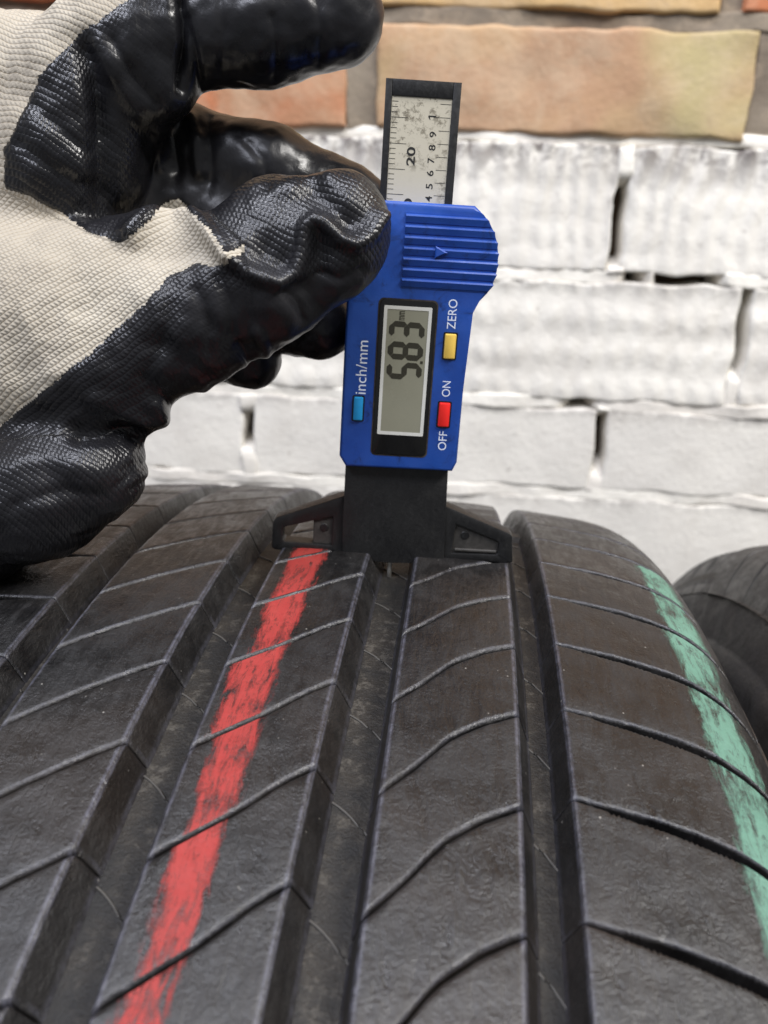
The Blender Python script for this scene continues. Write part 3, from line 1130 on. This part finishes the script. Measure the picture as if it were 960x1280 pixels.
def surface_nets(F, lo, h):
    s = F < 0
    nx, ny, nz = F.shape
    c = np.zeros((nx - 1, ny - 1, nz - 1), dtype=np.int8)
    for dx in (0, 1):
        for dy in (0, 1):
            for dz in (0, 1):
                c += s[dx:nx - 1 + dx, dy:ny - 1 + dy, dz:nz - 1 + dz]
    act = (c > 0) & (c < 8)
    idx = np.full(act.shape, -1, dtype=np.int64)
    I = np.argwhere(act)
    idx[act] = np.arange(len(I))
    acc = np.zeros((len(I), 3))
    cnt = np.zeros(len(I))
    corners = [(x, y, z) for x in (0, 1) for y in (0, 1) for z in (0, 1)]
    for p in corners:
        for d in range(3):
            if p[d] == 0:
                q = list(p)
                q[d] = 1
                a = F[I[:, 0] + p[0], I[:, 1] + p[1], I[:, 2] + p[2]]
                b = F[I[:, 0] + q[0], I[:, 1] + q[1], I[:, 2] + q[2]]
                m = (a < 0) != (b < 0)
                t = a[m] / (a[m] - b[m])
                pt = np.tile(np.array(p, float), (m.sum(), 1))
                pt[:, d] += t
                acc[m] += pt
                cnt[m] += 1
    V = lo + h * (I + acc / cnt[:, None])
    quads = []
    for d in range(3):
        e = [1, 2, 0][d], [2, 0, 1][d]
        sl0 = [slice(1, -1)] * 3
        sl0[d] = slice(0, -1)
        sl1 = [slice(1, -1)] * 3
        sl1[d] = slice(1, None)
        a, b = s[tuple(sl0)], s[tuple(sl1)]
        ch = np.argwhere(a != b)
        off = np.array([1, 1, 1])
        off[d] = 0
        P = ch + off
        flip = a[tuple(ch.T)]
        q = []
        for (i, j) in ((0, 0), (1, 0), (1, 1), (0, 1)):
            k = P.copy()
            k[:, e[0]] -= i
            k[:, e[1]] -= j
            q.append(idx[tuple(k.T)])
        q = np.stack(q, 1)
        q[~flip] = q[~flip][:, ::-1]
        quads.append(q)
    Q = np.concatenate(quads)
    return V, Q[(Q >= 0).all(1)]


GV, GQ = surface_nets(FLD, lo, HV)
del FLD


def vnormals(V, Q):
    n = np.cross(V[Q[:, 2]] - V[Q[:, 0]], V[Q[:, 3]] - V[Q[:, 1]])
    N = np.zeros_like(V)
    for i in range(4):
        np.add.at(N, Q[:, i], n)
    return N / np.maximum(np.linalg.norm(N, axis=1, keepdims=True), 1e-9)


def relax(V, Q, it, f=0.5):
    for _ in range(it):
        S = np.zeros_like(V)
        c = np.zeros(len(V))
        for i in range(4):
            np.add.at(S, Q[:, i], V[Q[:, (i + 1) % 4]])
            np.add.at(S, Q[:, i], V[Q[:, (i + 3) % 4]])
            np.add.at(c, Q[:, i], 2)
        V = V + f * (S / c[:, None] - V)
    return V


GV = relax(GV, GQ, 3)
GN = vnormals(GV, GQ)
if np.mean(np.einsum('ij,ij->i', GN, GV - GV.mean(0))) < 0:
    GQ = GQ[:, ::-1]
    GN = -GN


def pix(V):
    return 480 + FPX * V[:, 0] / V[:, 2], 640 + FPX * V[:, 1] / V[:, 2]


def dist_poly(px, py, pts):
    d = np.full(len(px), 1e9)
    for (x0, y0), (x1, y1) in zip(pts[:-1], pts[1:]):
        bx, by = x1 - x0, y1 - y0
        t = np.clip(((px - x0) * bx + (py - y0) * by) / (bx * bx + by * by + 1e-9), 0, 1)
        d = np.minimum(d, np.hypot(px - x0 - t * bx, py - y0 - t * by))
    return d


# folds of the glove fabric: polyline, height (mm), half width (mm), farthest distance it reaches
folds = [
    ([(287, 325), (318, 344), (348, 351), (368, 341), (378, 315), (383, 288), (394, 277), (408, 280), (424, 298), (444, 305), (462, 292), (472, 272)], 2.5, 1.3, 182),
    ([(398, 318), (398, 345), (385, 365)], -2.4, 3.6, 182),
    ([(392, 238), (416, 258), (436, 276)], -2.0, 2.4, 182),
    ([(330, 315), (350, 328)], -2.2, 2.8, 182),
    ([(345, 240), (372, 232), (410, 226)], 0.7, 1.6, 182),
    ([(165, 292), (185, 274), (203, 261), (218, 259), (240, 270), (262, 293), (287, 324)], 2.3, 1.7, 186),
    ([(150, 312), (190, 312), (240, 316)], -1.2, 3.0, 186),
    ([(288, 335), (300, 380), (318, 425)], -1.6, 3.6, 184),
    ([(224, 0), (229, 50), (226, 112)], -2.3, 1.1, 186),
    ([(234, 20), (246, 70), (252, 112)], -1.0, 0.7, 186),
    ([(340, 20), (346, 60), (343, 100)], -0.5, 0.8, 186),
    ([(100, 62), (118, 110), (128, 170), (132, 250)], -3.2, 3.2, 196),
    ([(88, 60), (97, 95), (108, 150)], 1.0, 1.8, 192),
    ([(118, 55), (150, 108), (180, 150)], 1.1, 2.0, 190),
    ([(140, 50), (165, 95), (195, 130)], -0.6, 1.0, 190),
    ([(196, 160), (199, 210)], 1.1, 1.1, 204),
    ([(214, 160), (222, 215)], -1.2, 1.3, 204),
    ([(238, 150), (246, 175), (250, 215)], 1.0, 1.2, 204),
    ([(262, 150), (262, 225)], -0.7, 1.4, 204),
    ([(95, 540), (150, 540), (200, 552)], -3.4, 1.9, 192),
    ([(120, 500), (170, 525), (190, 540)], 0.7, 1.6, 190),
    ([(190, 430), (228, 452), (250, 475)], -1.2, 2.6, 190),
    ([(255, 400), (290, 430), (310, 445)], -0.7, 2.0, 190),
    ([(150, 590), (175, 575), (182, 565)], -0.5, 0.8, 190),
    ([(140, 610), (165, 592), (178, 580)], -0.5, 0.8, 190),
    ([(270, 345), (285, 385), (290, 420)], -0.9, 1.1, 184),
    ([(245, 365), (262, 400), (262, 440)], -0.7, 1.2, 184),
    ([(215, 385), (205, 430), (180, 470)], -0.7, 1.6, 186),
    ([(400, 345), (425, 350), (450, 335)], -0.6, 1.0, 182),
    ([(355, 365), (375, 385), (378, 398)], -0.9, 1.0, 182),
    ([(30, 120), (60, 150), (110, 190)], -0.7, 1.4, 194),
    ([(25, 180), (70, 215), (120, 240)], -0.6, 1.4, 196),
    ([(275, 0), (280, 45), (276, 95)], -0.35, 0.7, 186),
    ([(395, 0), (402, 40), (398, 80)], -0.35, 0.8, 186),
    ([(0, 590), (60, 575), (120, 590)], 0.8, 2.2, 192),
    ([(20, 630), (80, 612), (130, 622)], -0.6, 1.4, 192),
    ([(300, 170), (330, 200), (335, 235)], -0.5, 1.0, 204),
]
px, py = pix(GV)
disp_ = np.zeros(len(GV))
facing = np.clip(-(GN * GV).sum(1) / np.linalg.norm(GV, axis=1) * 2.2, 0, 1)
edge_ = np.zeros(len(GV))
for pts, amp, w, zmax in [([(322, 420), (331, 438)], 1.0, 1.2, 184), ([(300, 435), (308, 446)], -0.8, 0.9, 184), ([(192, 505), (204, 532)], 1.8, 1.8, 186),
                          ([(238, 468), (252, 478)], 0.9, 1.6, 186), ([(178, 585), (192, 560)], -0.5, 0.6, 190), ([(165, 612), (180, 600)], -0.5, 0.7, 190)]:
    d = dist_poly(px, py, pts) * GV[:, 2] / FPX
    edge_ += amp * np.exp(-(d / w) ** 2) * (GV[:, 2] < zmax)
for pts, amp, w, zmax in folds:
    d = dist_poly(px, py, pts) * GV[:, 2] / FPX
    disp_ += amp * np.exp(-(d / w) ** 2) * (GV[:, 2] < zmax)
GV = GV + GN * (disp_ * facing + edge_)[:, None]
# slow unevenness of loose fabric
lump = np.array([mnoise.noise(Vector((v[0] * 0.16, v[1] * 0.16, v[2] * 0.16))) * 0.45 + mnoise.noise(Vector((v[0] * 0.42, v[1] * 0.42, v[2] * 0.42))) * 0.16 for v in GV])
crump = np.array([0.30 - abs(mnoise.noise(Vector((v[0] * 0.17 + 9, v[1] * 0.17, v[2] * 0.17)))) - 0.4 * abs(mnoise.noise(Vector((v[0] * 0.37, v[1] * 0.37 + 5, v[2] * 0.37)))) for v in GV])
GV = GV + GN * (lump + 0.38 * crump)[:, None]
GV = relax(GV, GQ, 1, 0.35)
GN = vnormals(GV, GQ)
px, py = pix(GV)


def inside(px, py, poly):
    r = np.zeros(len(px), bool)
    n = len(poly)
    for i in range(n):
        x0, y0 = poly[i]
        x1, y1 = poly[(i + 1) % n]
        c = (y0 > py) != (y1 > py)
        r ^= c & (px < (x1 - x0) * (py - y0) / (y1 - y0 + 1e-9) + x0)
    return r


knit_poly = [(-400, -400), (190, -400), (175, -40), (160, 0), (105, 40), (55, 88), (24, 150), (8, 185), (6, 235), (45, 248), (85, 270), (112, 290), (150, 303), (175, 285), (205, 250), (225, 248),
             (262, 285), (292, 328), (272, 334), (245, 330), (212, 346), (185, 378), (150, 408), (100, 455), (50, 492), (0, 534), (-60, 575), (-400, 640)]
wob = np.array([mnoise.noise(Vector((v[0] * 0.9, v[1] * 0.9, v[2] * 0.9))) for v in GV]) * 4.0
wob2 = np.array([mnoise.noise(Vector((v[0] * 0.9 + 50, v[1] * 0.9, v[2] * 0.9))) for v in GV]) * 4.0
knit = inside(px + wob, py + wob2, knit_poly) & ((GV[:, 2] < 200) | (px < 60))
knit |= (px < -60) & (py < 560)
scrap = inside(px + wob, py + wob2, [(285, 320), (293, 311), (304, 305), (312, 307), (308, 314), (298, 319), (289, 326)]) & (GV[:, 2] < 182)
coat = 1.0 - (knit | scrap).astype(float)

# stitch rows follow the fabric: two directions
mmx, mmy = GV[:, 0] / GV[:, 2] * 180, GV[:, 1] / GV[:, 2] * 180
zz = GV[:, 2]
wA = inside(px, py, [(-400, 240), (6, 240), (112, 292), (150, 305), (215, 225), (300, 300), (330, 440), (190, 545), (60, 545), (-400, 600)]) & (zz < 195)
ang = np.where(wA, R_(-30) + 0.0006 * (px - 100) - 0.0005 * (py - 400), R_(29) + 0.0004 * (px - 100))
ku = mmx * np.cos(R_(-31)) + mmy * np.sin(R_(-31))
kv = -mmx * np.sin(R_(-31)) + mmy * np.cos(R_(-31))
ku2 = mmx * np.cos(R_(28)) + mmy * np.sin(R_(28))
kv2 = -mmx * np.sin(R_(28)) + mmy * np.cos(R_(28))
KU = np.where(wA, ku, ku2 + 3.3)
KV = np.where(wA, kv + 0.012 * (ku + 40) ** 2 * 0.1, kv2 + 1.7) - 0.45 * zz
texr = np.ones(len(GV)) * 0.75
texr = np.where(inside(px, py, [(205, -50), (520, -50), (520, 150), (205, 130)]), 0.03, texr)          # smooth finger ends
texr = np.where((zz > 190), np.minimum(texr, 0.05), texr)
texr = np.where(inside(px, py, [(120, 60), (205, -60), (240, 0), (230, 110), (195, 160), (135, 160)]) & (zz < 190), 0.16, texr)
texr = np.where(inside(px, py, [(230, 360), (300, 360), (470, 330), (470, 450), (230, 520)]), 0.12, texr)
texr = np.where(inside(px, py, [(190, 460), (260, 400), (330, 460), (190, 560)]), 0.30, texr)


texr = np.where(inside(px, py, [(180, 100), (260, 100), (450, 210), (450, 240), (345, 236), (275, 264), (205, 290), (165, 240), (170, 160)]) & (zz > 182), 0.03, texr)


def smooth_attr(a, it=6):
    for _ in range(it):
        S = np.zeros(len(a))
        c = np.zeros(len(a))
        for i in range(4):
            np.add.at(S, GQ[:, i], a[GQ[:, (i + 1) % 4]])
            np.add.at(c, GQ[:, i], 1)
        a = S / c
    return a


texr = smooth_attr(texr, 8)
coat_s = smooth_attr(coat, 2)

H_O = np.array([-60.0, 175.0, -20.0])       # origin of the hand, in the palm
ROT = np.array([[CX.x, CD.x, CF.x], [CX.y, CD.y, CF.y], [CX.z, CD.z, CF.z]])
GW = GV @ ROT.T - H_O
GNW = GN @ ROT.T
hand = empty('gloved_hand', frame(H_O, (1, 0, 0), (0, 1, 0), (0, 0, 1)),
             'hand in a cream knit work glove with black rubber coating, holding the gauge', 'gloved hand')


def m_knit(coated):
    k = NT('black_nitrile_coating' if coated else 'cream_knit_yarn')
    kn = k.attr('knit', 'Vector')
    sep = k.n('ShaderNodeSeparateXYZ')
    k.t.links.new(kn, sep.inputs[0])
    wv = k.noise(0.25, 2, 0.5, kn)
    u = sep.outputs[0]
    v = k.math('ADD', sep.outputs[1], k.math('MULTIPLY', wv, 1.2))
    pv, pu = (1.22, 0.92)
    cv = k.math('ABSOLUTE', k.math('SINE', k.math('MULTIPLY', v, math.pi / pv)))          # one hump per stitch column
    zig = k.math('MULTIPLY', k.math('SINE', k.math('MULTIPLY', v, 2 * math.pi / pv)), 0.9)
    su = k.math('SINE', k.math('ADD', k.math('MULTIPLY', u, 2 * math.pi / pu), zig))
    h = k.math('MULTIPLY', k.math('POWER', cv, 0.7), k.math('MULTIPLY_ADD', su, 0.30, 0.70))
    tex = k.attr('relief')
    ob = k.obj()
    if coated:
        nz = k.noise(45, 4, 0.6, ob)
        fine = k.noise(700, 4, 0.65, ob)
        st = k.math('MULTIPLY', h, k.math('MULTIPLY', tex, k.ramp(nz, 0.25, 0.65, 0.55, 1.0)))
        col = k.mix(k.ramp(nz, 0.35, 0.7), (0.0075, 0.0075, 0.0090, 1), (0.0145, 0.0142, 0.0165, 1))
        # thin coating: yarn shows faintly on the crests
        col = k.mix(k.math('MULTIPLY', k.ramp(st, 0.45, 0.75), 0.05), col, (0.10, 0.10, 0.105, 1))
        k.set('Base Color', col)
        k.set('Roughness', k.ramp(nz, 0.3, 0.75, 0.25, 0.40))
        k.set('Specular IOR Level', 0.45)
        hh = k.math('ADD', k.math('MULTIPLY', st, 1.0), k.math('MULTIPLY', fine, 0.30))
        wr = k.noise(150, 5, 0.6, k.obj((1.0, 0.35, 0.8)), 1.5)
        hh = k.math('ADD', hh, k.math('MULTIPLY', wr, 0.5))
        k.bump(hh, 0.62, 0.00030)
    else:
        nz = k.noise(30, 5, 0.6, ob)
        c0 = k.mix(k.ramp(nz, 0.35, 0.7), srgb(160, 152, 138), srgb(178, 171, 157))
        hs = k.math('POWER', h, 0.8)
        col = k.mix(k.ramp(hs, 0.05, 0.42), srgb(138, 126, 108), c0)  # gaps between stitches coloured darker, standing in for their shade
        k.set('Base Color', col)
        k.set('Roughness', 0.9)
        k.set('Specular IOR Level', 0.15)
        fz = k.noise(1800, 3, 0.7, ob)
        k.bump(k.math('ADD', h, k.math('MULTIPLY', fz, 0.45)), 0.65, 0.00032)
    return k.m


fc = coat_s[GQ].mean(1)
attrs_all = {'knit': np.stack([KU, KV, np.zeros(len(KU))], 1), 'relief': texr}


def sub_mesh(name, mask, mat, offset):
    q = GQ[mask]
    used, inv = np.unique(q, return_inverse=True)
    return mesh_obj(name, (GW + GNW * offset[:, None])[used], inv.reshape(-1, 4), mat, hand, True, {k: v[used] for k, v in attrs_all.items()})


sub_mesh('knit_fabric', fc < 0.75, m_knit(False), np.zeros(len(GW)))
sub_mesh('rubber_coating', fc > 0.40, m_knit(True), 0.32 * np.clip((coat_s - 0.35) * 2.0, 0, 1))
